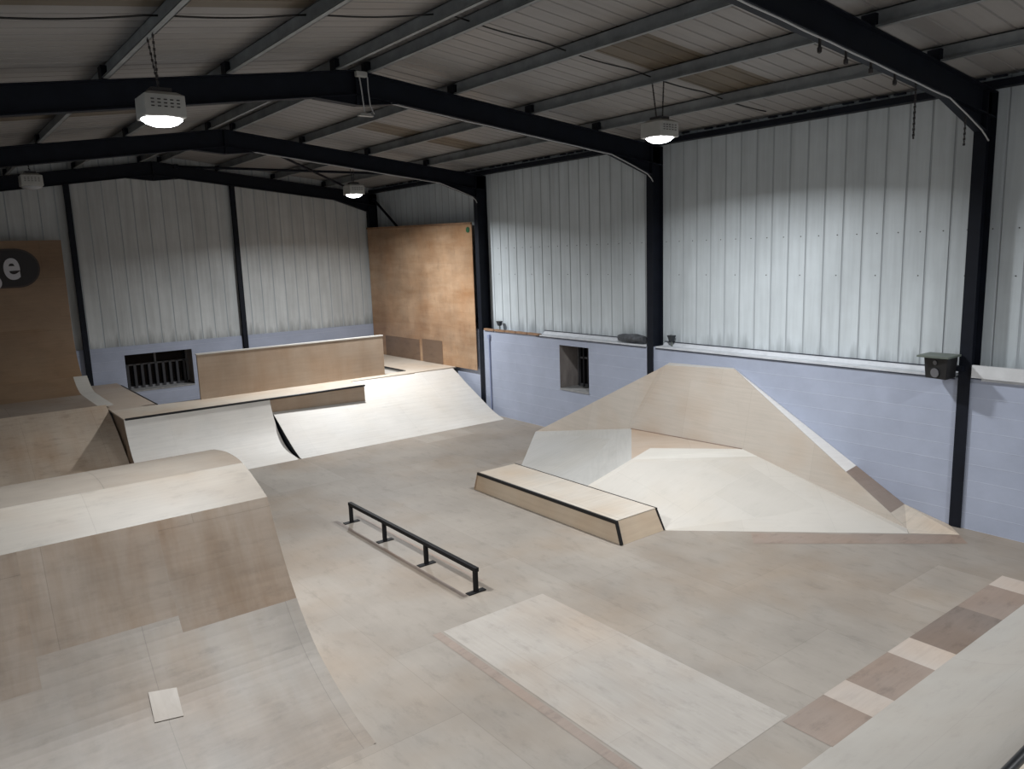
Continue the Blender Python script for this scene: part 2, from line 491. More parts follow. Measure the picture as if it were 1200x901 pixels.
# ------------------------------------------------------------------ the building
XL, XR = -1.0, 10.90           # left wall, right block wall face
YN, YE = -3.0, 21.00           # near wall, end wall face
RIDGE, ZR = 5.1, 6.36          # ridge x, rafter top at ridge
SLR, SLL = 0.113, 0.140
def zraf(x): return ZR-(SLR*(x-RIDGE) if x > RIDGE else SLL*(RIDGE-x))
FRAMES = (4.42, 9.95, 15.45, 20.93, -1.10)
ROOF = 0.185

# floor: one deck of sheets, with replaced sheets of other ply let into it
mb = MB()
mb.face([(XL, YN, 0), (XR+0.02, YN, 0), (XR+0.02, YE+0.05, 0), (XL, YE+0.05, 0)])
mb.face([(XL, YN, -0.1), (XL, YE+0.05, -0.1), (XR+0.02, YE+0.05, -0.1), (XR+0.02, YN, -0.1)])
def quad_floor(pts, mi, z=0.002):
    mb.face([(x, y, z) for x, y in pts], mi=mi)
quad_floor([(3.93, 3.36), (5.35, 3.38), (5.33, 6.55), (3.97, 6.54)], 1)
for x0, x1, mi in ((5.25, 5.86, 2), (5.86, 6.22, 3), (6.22, 6.97, 2), (6.97, 7.40, 3), (7.40, 8.45, 4), (8.45, 9.25, 2), (9.25, 9.62, 3)):
    quad_floor([(x0, 2.90), (x1, 2.90), (x1, 3.36), (x0, 3.36)], mi)
quad_floor([(8.67, 6.11), (8.38, 5.86), (10.36, 4.04), (10.60, 4.24)], 2)
quad_floor([(4.59, 7.08), (4.65, 7.08), (4.65, 10.55), (4.59, 10.55)], 4)
quad_floor([(5.0, 7.3), (5.04, 7.3), (5.0, 10.6), (4.96, 10.6)], 2)
quad_floor([(3.80, 3.5), (3.90, 3.5), (3.94, 6.55), (3.84, 6.55)], 2)
floor = mb.build('floor', [M['floor'], M['floor_bright'], M['floor_brown'], M['floor_light'], M['floor_dark']], merge=False)
tag(floor, kind='structure')

# profiled sheet: flat pans with narrow grooves
def profiled(mb, a0, a1, pitch, gw, depth, fn, mi=0, mg=1, start=0.0):
    """fn(a, d) -> (bottom point, top point) for position a along the wall, d = depth into the wall"""
    stops = [a0]
    a = a0+((start-a0) % pitch)
    cuts = []
    while a < a1-gw:
        if a > a0+0.01: cuts.append(a)
        a += pitch
    segs = []
    cur = a0
    for c in cuts:
        segs.append((cur, c, 0, 0, mi)); segs.append((c, c+gw*0.3, 0, depth, mg)); segs.append((c+gw*0.3, c+gw*0.7, depth, depth, mg)); segs.append((c+gw*0.7, c+gw, depth, 0, mg)); cur = c+gw
    segs.append((cur, a1, 0, 0, mi))
    for s0, s1, d0, d1, m in segs:
        p0, q0 = fn(s0, d0); p1, q1 = fn(s1, d1)
        l = (Vector(q0)-Vector(p0)).length
        z0 = p0[2]
        mb.face([p0, p1, q1, q0], [(s0, z0), (s1, z0), (s1, z0+l), (s0, z0+l)], m)

WIN2 = (11.67, 12.58, 0.95, 1.89)      # y0 y1 z0 z1 on the right wall
WIN1 = (4.00, 5.60, 0.78, 1.69)        # x0 x1 z0 z1 on the end wall
TOPB = 2.045
mb = MB()
y0, y1, z0, z1 = WIN2
TW = 0.60
for a, b, c, d in ((YN, y0, 0, TOPB), (y1, YE+0.3, 0, TOPB), (y0, y1, 0, z0), (y0, y1, z1, TOPB)):
    mb.face([(XR, a, c), (XR, b, c), (XR, b, d), (XR, a, d)])
mb.face([(XR, YN, TOPB), (XR, YE+0.3, TOPB), (XR+0.26, YE+0.3, TOPB), (XR+0.26, YN, TOPB)])
mb.face([(XR+TW, YN, -0.1), (XR+TW, YE+0.3, -0.1), (XR+TW, YE+0.3, z0), (XR+TW, YN, z0)])
wall_right = mb.build('wall_right', [M['block']], merge=False)
tag(wall_right, kind='structure')
# cladding above the blocks
SX = XR+0.25
mb = MB()
profiled(mb, YN, YE+0.1, 0.305, 0.032, 0.010, lambda a, d: ((SX+d, a, TOPB), (SX+d, a, zraf(SX)+ROOF+0.03)), start=6.03)
mb.build('cladding', [M['clad'], M['groove']], wall_right, merge=False)
mb = MB()
for zz, st in ((3.98, 1), (3.38, 2)):
    k = 0
    yy = 0.345
    while yy < YE:
        if k % st == 0: mb.tube([(SX+0.004, yy-0.004, zz), (SX-0.006, yy-0.004, zz)], 0.009, 6)
        yy += 0.305; k += 1
mb.build('sheet_fixings', M['chain'], wall_right)
mb = MB()
mb.box((XR-0.012, YN, TOPB-0.012), (SX+0.01, FRAMES[0]-0.2, TOPB+0.022), 0)
for a, b in ((FRAMES[0]+0.12, FRAMES[1]-0.12), (FRAMES[1]+0.12, 13.35)):
    mb.box((XR-0.012, a, TOPB-0.012), (SX+0.01, b, TOPB+0.022), 0)
    mb.box((XR-0.018, a, TOPB-0.022), (XR+0.02, b, TOPB-0.006), 1)
    mb.prism([(SX-0.06, a, TOPB+0.022), (SX+0.005, a, TOPB+0.022), (SX+0.005, a, TOPB+0.09)], [(SX-0.06, b, TOPB+0.022), (SX+0.005, b, TOPB+0.022), (SX+0.005, b, TOPB+0.09)], 0)
    mb.box((SX-0.012, a, TOPB+0.085), (SX+0.004, b, TOPB+0.097), 1)
tag(mb.build('trim_1', [M['flash'], M['flash_edge']]), kind='structure')

# window in the right wall
def window(name, P, w, h, depth, wallpt, nbars, split, mull, parent=None):
    """P(a, d, z): a along the wall 0..w, d depth into the wall, z up from the sill"""
    mb = MB()
    for q in (((0,0,0),(0,depth,0),(0,depth,h),(0,0,h)), ((w,0,0),(w,0,h),(w,depth,h),(w,depth,0)), ((0,0,h),(0,depth,h),(w,depth,h),(w,0,h))):
        mb.face([P(*c) for c in q])
    root = mb.build(name, [M['reveal']], merge=False)
    tag(root, kind='structure')
    mb = MB(); mb.face([P(0,-0.012,0), P(w,-0.012,0), P(w,depth,0.0), P(0,depth,0.0)])
    mb.face([P(0,-0.012,0), P(0,-0.012,-0.03), P(w,-0.012,-0.03), P(w,-0.012,0)])
    mb.face([P(0,-0.012,-0.03), P(0,0,-0.03), P(w,0,-0.03), P(w,-0.012,-0.03)])
    mb.build('sill', M['sill'], root, merge=False)
    def pb(mb, a0, a1, d0, d1, z0, z1):
        A = [P(a0,d0,z0),P(a1,d0,z0),P(a1,d1,z0),P(a0,d1,z0)]; B = [P(a0,d0,z1),P(a1,d0,z1),P(a1,d1,z1),P(a0,d1,z1)]
        mb.prism(A, B)
    mb = MB(); D = depth-0.06
    t = 0.045
    for a0, a1, z0, z1 in ((0,w,0,t),(0,w,h-t,h),(0,t,0,h),(w-t,w,0,h),(0,w,split-t*0.4,split+t*0.4)):
        pb(mb, a0, a1, D, depth-0.01, z0, z1)
    if mull: pb(mb, w/2-t*0.5, w/2+t*0.5, D, depth-0.01, split, h)
    mb.build('window_frame', M['win_frame'], root)
    mb = MB(); mb.face([P(0.01,depth-0.008,0.01),P(w-0.01,depth-0.008,0.01),P(w-0.01,depth-0.008,h-0.01),P(0.01,depth-0.008,h-0.01)])
    mb.build('glass_pane', M['glass'], root, merge=False)
    for k in range(nbars):
        mb = MB(); a = w*(k+0.7)/(nbars+0.4)
        bw = 0.030 if mull else 0.014
        pb(mb, a-bw, a+bw, D-0.055, D-0.035, 0.0, split+ (0.02 if mull else h-split-0.02))
        mb.build('window_bar', M['win_bar'], root)
    return root
window('window_2', lambda a, d, z: (XR+d, WIN2[1]-a, WIN2[2]+z), WIN2[1]-WIN2[0], WIN2[3]-WIN2[2], 0.58, None, 6, 0.62, False)
window('window_1', lambda a, d, z: (WIN1[0]+a, YE+d, WIN1[2]+z), WIN1[1]-WIN1[0], WIN1[3]-WIN1[2], 0.52, None, 9, 0.60, True)

# end wall
mb = MB()
x0, x1, z0, z1 = WIN1
TE = 1.91
for a, b, c, d in ((XL, x0, 0, TE), (x1, XR+0.26, 0, TE), (x0, x1, 0, z0), (x0, x1, z1, TE)):
    mb.face([(a, YE, c), (b, YE, c), (b, YE, d), (a, YE, d)])
mb.face([(XL, YE, TE), (XR+0.26, YE, TE), (XR+0.26, YE+0.06, TE), (XL, YE+0.06, TE)])
wall_end = mb.build('wall_far', [M['block']], merge=False)
tag(wall_end, kind='structure')
mb = MB()
for a0, a1 in ((XL, RIDGE), (RIDGE, XR+0.3)):
    profiled(mb, a0, a1, 0.333, 0.03, 0.006, lambda a, d: ((a, YE+0.05+d, TE), (a, YE+0.05+d, zraf(a)+ROOF+0.03)), start=3.59)
mb.build('cladding', [M['clad_end'], M['groove']], wall_end, merge=False)
# left and near walls (outside the frame)
mb = MB()
mb.face([(XL, YN, 0), (XL, YE+0.1, 0), (XL, YE+0.1, TOPB), (XL, YN, TOPB)], mi=0)
mb.face([(XL, YN, TOPB), (XL, YE+0.1, TOPB), (XL, YE+0.1, zraf(XL)+ROOF), (XL, YN, zraf(XL)+ROOF)], mi=1)
tag(mb.build('wall_left', [M['block'], M['clad']], merge=False), kind='structure')
mb = MB()
mb.face([(XL, YN, 0), (XR+0.3, YN, 0), (XR+0.3, YN, TOPB), (XL, YN, TOPB)], mi=0)
mb.face([(XL, YN, TOPB), (XR+0.3, YN, TOPB), (XR+0.3, YN, zraf(XR+0.3)+ROOF), (RIDGE, YN, ZR+ROOF), (XL, YN, zraf(XL)+ROOF)], mi=1)
tag(mb.build('wall_near', [M['block'], M['clad_end']], merge=False), kind='structure')

# roof lining with brown aged rooflight strips
mb = MB()
strips_r = [(6.52, 7.42), (13.2, 13.95)]
strips_l = [(6.55, 7.62), (13.2, 13.95)]
def roof_side(xa, xb, strips):
    marks = [YN]+[v for t in strips for v in t]+[YE+0.1]
    for i in range(len(marks)-1):
        profiled(mb, marks[i], marks[i+1], 0.25, 0.03, 0.012,
                 lambda a, d: ((xa, a, zraf(xa)+ROOF+d), (xb, a, zraf(xb)+ROOF+d)), mi=(2 if i % 2 else 0), mg=(2 if i % 2 else 1), start=0.1)
roof_side(RIDGE, 6.70, [])
roof_side(6.70, 9.6, strips_r)
roof_side(9.6, XR+0.3, [])
roof_side(RIDGE, 3.42, [])
roof_side(3.42, XL-0.05, strips_l)
tag(mb.build('ceiling', [M['roof'], M['groove_roof'], M['roof_brown']], merge=False), kind='structure')

# ------------------------------------------------------------------ steelwork
def isec(mb, a, b, depth, width, up, tf=0.014, tw=0.010):
    """I-section from a to b; 'up' is the direction of the depth; a and b on the centre line"""
    a, b = Vector(a), Vector(b); u = Vector(up).normalized()
    mb.bar(a, b, tw, depth-tf, 0, up)
    o = u*(depth/2-tf/2)
    mb.bar(a+o, b+o, width, tf, 0, up); mb.bar(a-o, b-o, width, tf, 0, up)

def portal_frame(y, label):
    root = empty('portal_frame', (RIDGE, y, 0), label, 'steel frame', 'black steel portal frames')
    D = 0.32
    for side in (1, -1):
        xw = XR-0.04 if side > 0 else XL+0.02
        cx = xw+0.15*side if side > 0 else xw+0.15
        mb = MB(); isec(mb, (cx, y, 0), (cx, y, zraf(cx)-0.02), 0.29, 0.15, (1, 0, 0))
        mb.build('column', M['steel'], root)
        mb = MB()
        xe = cx+0.14*side
        a = Vector((RIDGE, y, ZR-D/2)); b = Vector((xe, y, zraf(xe)-D/2))
        d = (b-a).normalized(); upv = Vector((-d.z, 0, d.x)) if side > 0 else Vector((d.z, 0, -d.x))
        isec(mb, a, b, D*math.cos(math.atan(SLR)), 0.14, upv)
        mb.build('rafter', M['steel'], root)
        # eaves haunch
        xi = xw if side > 0 else xw+0.29
        xs = xi-1.0*side
        zb = lambda x: zraf(x)-D
        mb = MB()
        tri = [(xs, zb(xs)+0.02), (xi+0.02*side, zb(xi)-0.2-0.02), (xi+0.02*side, zb(xi)+0.05)]
        mb.prism([(p[0], y-0.005, p[1]) for p in tri], [(p[0], y+0.005, p[1]) for p in tri])
        mb.bar((xs, y, zb(xs)+0.006), (xi, y, zb(xi)-0.2), 0.14, 0.012)
        mb.build('eaves_haunch', M['steel'], root)
    mb = MB()
    tri = [(RIDGE-0.6, zraf(RIDGE-0.6)-D+0.02), (RIDGE, ZR-D-0.13), (RIDGE+0.6, zraf(RIDGE+0.6)-D+0.02), (RIDGE, ZR-D+0.02)]
    mb.prism([(p[0], y-0.03, p[1]) for p in tri], [(p[0], y+0.03, p[1]) for p in tri])
    mb.bar((RIDGE-0.6, y, zraf(RIDGE-0.6)-D), (RIDGE, y, ZR-D-0.13), 0.14, 0.012)
    mb.bar((RIDGE, y, ZR-D-0.13), (RIDGE+0.6, y, zraf(RIDGE+0.6)-D), 0.14, 0.012)
    mb.box((RIDGE-0.014, y-0.07, ZR-D-0.12), (RIDGE+0.014, y+0.07, ZR-0.01))
    mb.build('apex_haunch', M['steel'], root)
    return root
for y, lb in zip(FRAMES, ('nearest black steel portal frame, its column beside the black loudspeaker',
                          'black steel portal frame with the lit lamp by its right haunch, second from the camera',
                          'black steel portal frame at the near edge of the orange wall board',
                          'farthest black steel portal frame, against the end wall',
                          'black steel portal frame behind the camera position')):
    portal_frame(y, lb)

# end wall posts
for k, (x, lb) in enumerate(((3.18, 'thin black steel post on the end wall, left of the barred window'),
                             (7.0, 'thin black steel post on the end wall above the low ply barrier'))):
    mb = MB(); isec(mb, (x, YE-0.048, 1.045 if k == 0 else 0.0), (x, YE-0.048, zraf(x)-0.25), 0.09, 0.12, (0, 1, 0))
    tag(mb.build('end_post', M['steel']), lb, 'steel post', 'end wall posts')

# purlins (Z-section) running the length of the hall
PUR = [(5.32, 'grey roof purlin just right of the ridge'), (6.7, 'third grey roof purlin from the right wall, next right of the ridge pair'),
       (8.15, 'second grey roof purlin from the right wall, carrying the right lamp'), (9.6, 'lowest grey roof purlin along the right side'),
       (4.86, 'grey roof purlin just left of the ridge'), (3.42, 'grey roof purlin on the left slope, next left of the ridge pair'),
       (2.05, 'grey roof purlin carrying the leftmost lit lamp'), (0.55, 'grey roof purlin at the left edge of the roof')]
for x, lb in PUR:
    mb = MB()
    s = 1 if x > RIDGE else -1
    zb = zraf(x); h = 0.172
    y0, y1 = YN+0.02, YE+0.03
    mb.box((x-0.004, y0, zb+0.002), (x+0.004, y1, zb+h))
    mb.box((x-0.06, y0, zb+0.002), (x+0.004, y1, zb+0.008))
    mb.box((x-0.004, y0, zb+h-0.006), (x+0.06, y1, zb+h))
    mb.box((x-0.06, y0, zb+0.002), (x-0.055, y1, zb+0.02))
    root = mb.build('purlin', M['purlin'])
    tag(root, lb, 'roof beam', 'roof purlins')
    for y in FRAMES[:4]:
        c = MB(); c.box((x-0.07, y-0.075, zb+0.001), (x-0.006, y+0.075, zb+0.14)); c.build('cleat', M['steel'], root)
mb = MB(); ze = 5.70
mb.box((XR+0.07, YN, ze), (XR+0.22, YE, ze+0.09))
tag(mb.build('eaves_beam', M['steel']), 'black beam along the top of the right wall under the roof edge', 'roof beam')
mb = MB()
for k in range(74):
    y = 2.0+k*0.25
    if k % 5 != 3: mb.box((XR+0.20, y, 5.84), (XR+0.235, y+0.16, 5.862))
tag(mb.build('trim_2', M['flash_edge']), kind='structure')

def brace(a, b, r, lb, name='cross_brace'):
    mb = MB(); mb.tube([a, b], r, 8)
    for p in (a, b):
        mb.box((p[0]-0.05, p[1]-0.05, p[2]-0.05), (p[0]+0.05, p[1]+0.05, p[2]+0.05))
    tag(mb.build(name, M['steel']), lb, 'steel brace')
brace((11.02, 20.75, 5.50), (11.02, 15.75, 2.27), 0.035, 'slanting black brace dropping behind the orange wall board')
brace((RIDGE+0.5, 20.75, zraf(RIDGE+0.5)-0.06), (10.6, 15.6, zraf(10.6)-0.06), 0.03, 'black brace crossing the far roof bay on the right slope')
brace((RIDGE+0.4, 15.6, zraf(RIDGE+0.4)-0.06), (10.6, 20.8, zraf(10.6)-0.06), 0.03, 'black brace crossing the far roof bay the other way')

# ------------------------------------------------------------------ lamps
def high_bay(x, y, z, label, lit=True, chain_top=None, power=1.0):
    root = empty('high_bay_lamp', (x, y, z), label, 'ceiling lamp', 'high bay lamps')
    # z = lens plane
    mb = MB()
    mb.lathe((x, y, z), [(0.03, -0.058), (0.09, -0.05), (0.145, -0.028), (0.178, 0.0), (0.178, 0.006)], 32)
    mb.build('lens', M['lens'] if lit else M['lens_off'], root)
    mb = MB()
    w0, w1 = 0.180, 0.176
    b = [(x-w0, y-w0, z+0.008), (x+w0, y-w0, z+0.008), (x+w0, y+w0, z+0.008), (x-w0, y+w0, z+0.008)]
    t = [(x-w1, y-w1, z+0.20), (x+w1, y-w1, z+0.20), (x+w1, y+w1, z+0.20), (x-w1, y+w1, z+0.20)]
    mb.prism(b, t)
    t2 = [(x-0.12, y-0.12, z+0.235), (x+0.12, y-0.12, z+0.235), (x+0.12, y+0.12, z+0.235), (x-0.12, y+0.12, z+0.235)]
    mb.prism(t, t2)
    mb.build('housing', M['lamp_body'], root, bevel=0.012)
    for k in range(5):
        v = MB(); xx = x-0.11+k*0.055
        for j in range(3): v.box((xx-0.014, y-w0-0.003, z+0.09+j*0.03), (xx+0.014, y-w1+0.004, z+0.10+j*0.03))
        v.build('vent', M['lamp_vent'], root)
    mb = MB(); mb.box((x-0.09, y-0.09, z+0.235), (x+0.09, y+0.09, z+0.275)); mb.build('gear_box', M['lamp_vent'], root)
    if chain_top:
        for s in (-1, 1):
            mb = MB()
            a = Vector((x+0.02*s, y+0.07*s, z+0.275)); bb = Vector((x-0.03, y+0.10*s, chain_top))
            n = max(2, int((bb-a).length/0.028))
            for k in range(n):
                p = a.lerp(bb, k/n); q = a.lerp(bb, (k+0.92)/n)
                mb.bar(p, q, 0.020 if k % 2 else 0.006, 0.006 if k % 2 else 0.020, 0, (0, 1, 0))
            mb.build('chain', M['chain'], root)
    if lit:
        ld = bpy.data.lights.new('lamp_light', 'AREA')
        ld.shape = 'DISK'; ld.size = 0.32; ld.energy = LAMP_W*power; ld.spread = math.radians(160); ld.color = LAMP_COL
        lo = bpy.data.objects.new('lamp_light', ld)
        COL.objects.link(lo); lo.parent = root; lo.location = (0, 0, -0.066)
    return root
high_bay(2.05, 7.88, 5.20, 'lit lamp hanging on two chains at the upper left, nearest of the lit lamps', True, zraf(2.05)+0.02, 0.80)
high_bay(8.15, 7.28, 5.31, 'lit lamp near the right wall, just right of the second frame haunch', True, zraf(8.15)+0.02, 0.60)
high_bay(8.15, 16.28, 5.26, 'small far lit lamp in front of the orange wall board column', True, zraf(8.15)+0.02, 0.88)
high_bay(2.05, 17.2, 5.38, 'small unlit white lamp near the end wall above the dark ply wall', False, zraf(2.05)+0.02)
high_bay(8.15, -0.6, 5.30, 'lit lamp behind the camera on the right side', True, zraf(8.15)+0.02, 0.68)
high_bay(2.05, -0.35, 5.30, 'lit lamp behind the camera on the left side', True, zraf(2.05)+0.02, 0.56)

# ------------------------------------------------------------------ worn roll-over ramp, left foreground
HP_LOW = [(5.30, 0.0), (5.6, 0.055), (5.9, 0.145), (6.2, 0.275), (6.47, 0.43)]
HP = smooth_prof(HP_LOW+[(6.80, 0.735), (7.08, 1.11), (7.36, 1.60)], 4)
TOP = smooth_prof([(7.36, 1.60), (7.62, 1.70), (7.85, 1.775), (8.08, 1.825), (8.32, 1.84), (8.7, 1.82), (9.3, 1.70), (10.2, 1.30), (12.3, 0.0)], 4)
HX0, HX1 = -0.66, 2.53
root = empty('rollover_ramp', ((HX0+HX1)/2, 7.4, 0), 'large worn brown plywood ramp in the left foreground with a pale rolled top', 'skate ramp')
mlow, mup = MB(), MB()
for xa, xb, yc in ((HX0, 0.42, 6.73), (0.42, 1.50, 6.90), (1.50, HX1, 6.80)):
    seam = (yc, [b[1]*(yc-a[0])/(b[0]-a[0])+a[1]*(b[0]-yc)/(b[0]-a[0]) for a, b in zip(HP, HP[1:]) if a[0] <= yc < b[0]][0])
    ribbon(mlow, [p for p in HP if p[0] < yc-1e-4]+[seam], xa, xb, 0.02); ribbon(mup, [seam]+[p for p in HP if p[0] > yc+1e-4], xa, xb, 0.02)
tag(mlow.build('lower_transition', M['hump_low'], root, merge=False), 'pale scuffed lower sheets')
tag(mup.build('upper_transition', M['hump'], root, merge=False), 'dark brown upper sheets')
tc = 12
mb = MB(); ribbon(mb, TOP[:tc], HX0, HX1, 0.02)
mb.build('rolled_top', M['hump_top'], root)
mb = MB(); ribbon(mb, TOP[tc-1:], HX0, HX1, 0.02); mb.build('back_slope', M['hump_back'], root)
mb = MB(); side_panel(mb, HP+TOP[1:], HX1-0.02, 0.02, 0.022); mb.build('side_panel', M['tan_ply'], root)
mb = MB(); side_panel(mb, HP+TOP[1:], HX0, 0.02, 0.022); mb.build('side_panel', M['tan_ply'], root)
def on_prof(prof, y):
    for i in range(len(prof)-1):
        if prof[i][0] <= y <= prof[i+1][0]:
            t = (y-prof[i][0])/(prof[i+1][0]-prof[i][0])
            return prof[i][1]+t*(prof[i+1][1]-prof[i][1])
    return 0
mb = MB()
ya, yb = 6.27, 6.50
pa = [(1.10, ya, on_prof(HP, ya)+0.002), (1.31, ya-0.03, on_prof(HP, ya-0.03)+0.002), (1.33, yb-0.03, on_prof(HP, yb-0.03)+0.002), (1.12, yb, on_prof(HP, yb)+0.002)]
mb.prism(pa, [(p[0], p[1]-0.002, p[2]+0.004) for p in pa]); tag(mb.build('repair_patch', M['floor_bright'], root), 'small pale square patch')

# ------------------------------------------------------------------ quarter pipe, far left of centre
ZD = 1.04
QP = smooth_prof([(14.44, 0.0), (14.78, 0.05), (15.05, 0.14), (15.27, 0.27), (15.47, 0.44), (15.63, 0.66), (15.73, 0.86), (15.79, 1.03)], 4)
QX0, QX1 = 2.87, 5.66
root = empty('quarter_pipe', ((QX0+QX1)/2, 15.2, 0), 'pale plywood quarter pipe with black coping left of the dark gap, under the low barrier', 'skate ramp')
mb = MB(); ribbon(mb, QP, QX0, QX1, 0.015); mb.build('transition', M['quarter_ply'], root)
mb = MB(); side_panel(mb, QP, QX0, 0.018, 0.017); mb.build('side_panel', M['tan_ply'], root)
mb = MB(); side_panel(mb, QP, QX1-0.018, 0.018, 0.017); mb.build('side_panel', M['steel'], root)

# raised deck behind it, with riser, black coping and the two wings to the end wall
root = empty('ramp_deck', (6.5, 16.4, 0), 'raised plywood deck behind the pale ramps, running back along the orange board', 'deck')
mb = MB()
mb.box((QX0, 15.81, ZD-0.03), (7.86, 16.95, ZD)); mb.box((7.86, 16.54, ZD-0.03), (9.6, 16.95, ZD)); mb.build('deck_top', M['deck_ply'], root)
mb = MB(); mb.box((9.6, 16.56, ZD-0.03), (XR-0.06, YE-0.02, ZD)); mb.build('deck_top', M['deck_ply'], root)
mb = MB(); mb.box((QX0, 16.95, ZD-0.03), (3.74, YE-0.1, ZD)); mb.build('deck_top', M['hip_tan'], root)
mb = MB(); mb.box((QX0, 15.82, 0), (7.86, 15.84, ZD-0.03)); tag(mb.build('riser', M['tan_ply'], root), 'brown front riser under the coping')
mb = MB(); mb.box((8.96, 16.95, ZD-0.10), (9.59, 18.2, ZD-0.07)); tag(mb.build('lower_step', M['white_ply'], root), 'white lower strip behind the barrier end')
mb = MB(); mb.box((9.6, 16.95, 0), (9.62, YE-0.05, ZD-0.03)); mb.build('side_panel', M['white_ply'], root)
mb = MB(); mb.box((3.72, 16.95, 0), (3.74, YE-0.1, ZD-0.03)); mb.build('side_panel', M['tan_ply'], root)
mb = MB(); mb.box((QX0+0.02, 15.84, 0), (QX0+0.04, 16.94, ZD-0.03)); mb.build('side_panel', M['tan_ply'], root)
mb = MB(); mb.box((3.74, 16.93, 0), (9.6, 16.945, ZD-0.03)); mb.build('back_panel', M['tan_ply'], root)
mb = MB(); mb.tube([(QX0+0.02, 15.79, ZD-0.005), (7.86, 15.79, ZD-0.005)], 0.022, 10); tag(mb.build('coping', M['coping'], root), 'black steel coping')
mb = MB(); mb.bar((9.6, 16.98, ZD-0.012), (9.6, 18.2, ZD-0.012), 0.02, 0.045); mb.build('edge_trim', M['coping'], root)
mb = MB(); mb.bar((3.745, 16.97, ZD-0.005), (3.745, YE-0.6, ZD-0.005), 0.02, 0.03); mb.build('edge_trim', M['coping'], root)

# low barrier standing on the deck
root = empty('low_barrier', (6.77, 16.86, ZD), 'long low brown plywood barrier standing on the raised deck', 'barrier')
mb = MB(); mb.box((4.58, 16.84, ZD), (8.94, 16.90, 1.985)); mb.build('panel', M['tan_ply'], root)
mb = MB(); mb.box((4.57, 16.83, 1.985), (8.95, 16.91, 2.012)); tag(mb.build('top_cap', M['hip_white'], root), 'pale top edge')

# bank ramp, far right of centre
BL = [(14.44, 0.0), (14.75, 0.14), (15.1, 0.335), (15.5, 0.575), (15.80, 0.745), (16.15, 0.90), (16.55, 1.04)]
BR = [(14.44, 0.0), (14.72, 0.085), (15.0, 0.20), (15.5, 0.455), (16.02, 0.72), (16.3, 0.88), (16.62, 1.04)]
BX0, BXN, BX1 = 5.70, 7.86, 10.74
def lerp_prof(t): return [(a[0]+(b[0]-a[0])*t, a[1]+(b[1]-a[1])*t) for a, b in zip(BL, BR)]
tN = (BXN-BX0)/(BX1-BX0)
BN = lerp_prof(tN)
root = empty('bank_ramp', (8.2, 15.4, 0), 'very pale straight bank ramp reaching the blue wall in the far corner', 'skate ramp')
mb = MB(); BLc = BL[:5]; BNc = BN[:4]+[(15.80, BN[3][1]+(BN[4][1]-BN[3][1])*(15.80-BN[3][0])/(BN[4][0]-BN[3][0]))]
ribbon(mb, smooth_prof(BLc, 3), BX0, BXN, 0.014, prof1=smooth_prof(BNc, 3))
ribbon(mb, smooth_prof(BN, 3), BXN, BX1, 0.014, prof1=smooth_prof(BR, 3)); mb.build('riding_surface', M['white_ply'], root, merge=False)
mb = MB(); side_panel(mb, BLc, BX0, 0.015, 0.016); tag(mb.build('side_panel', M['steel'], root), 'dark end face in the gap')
mb = MB(); side_panel(mb, BR, BX1-0.015, 0.015, 0.016); mb.build('side_panel', M['tan_ply'], root)
mb = MB(); mb.box((BX1, 16.62, 0), (BX1+0.0, 16.6, ZD)) if False else None

# ------------------------------------------------------------------ left lane: brown bank, then the tall dark wall ramp
LX0 = -0.66
BB = smooth_prof([(15.20, 0.0), (15.6, 0.20), (16.0, 0.45), (16.4, 0.69), (16.85, 0.92), (17.30, 1.12)], 3)
root = empty('bank_ramp', (1.0, 16.3, 0), 'brown worn bank ramp left of the quarter pipe, at the left edge', 'skate ramp')
mb = MB(); ribbon(mb, BB, LX0, 2.85, 0.018); mb.build('riding_surface', M['brown_bank'], root)
mb = MB(); side_panel(mb, BB, 2.83, 0.018, 0.02); mb.build('side_panel', M['tan_ply'], root)
mb = MB(); side_panel(mb, BB, LX0, 0.018, 0.02); mb.build('side_panel', M['tan_ply'], root)

WR = [(17.31, 1.12), (18.2, 1.115), (19.1, 1.12)]
R = 1.45
for k in range(1, 15):
    a = k/14*math.radians(88)
    WR.append((19.1+R*math.sin(a), 1.12+R*(1-math.cos(a))))
yw, zw = WR[-1]
root = empty('wall_ramp', (1.0, 19.5, 0), 'tall dark brown plywood wall ramp at the left edge bearing the round-ended sign', 'skate ramp')
mb = MB(); ribbon(mb, WR[:3], LX0, 2.70, 0.018, smooth=True); tag(mb.build('flat_deck', M['grey_ply'], root), 'grey worn flat at the foot')
mb = MB(); ribbon(mb, WR[2:9], LX0, 2.70, 0.018); ribbon(mb, WR[8:], LX0, 2.88, 0.018); mb.build('transition', M['dark_ply'], root)
mb = MB(); ribbon(mb, WR[:9], 2.70, 2.98, 0.03); tag(mb.build('edge_strip', M['hip_white'], root), 'pale curved edge strip')
mb = MB(); mb.box((LX0, yw, zw), (2.88, yw+0.04, 4.50)); mb.build('upright_wall', M['dark_ply'], root)
mb = MB(); side_panel(mb, WR, 2.66, 0.02, 0.03); mb.build('side_panel', M['tan_ply'], root)
mb = MB(); mb.box((LX0, 17.32, 0), (2.66, 17.35, 1.09)); mb.build('front_panel', M['tan_ply'], root)

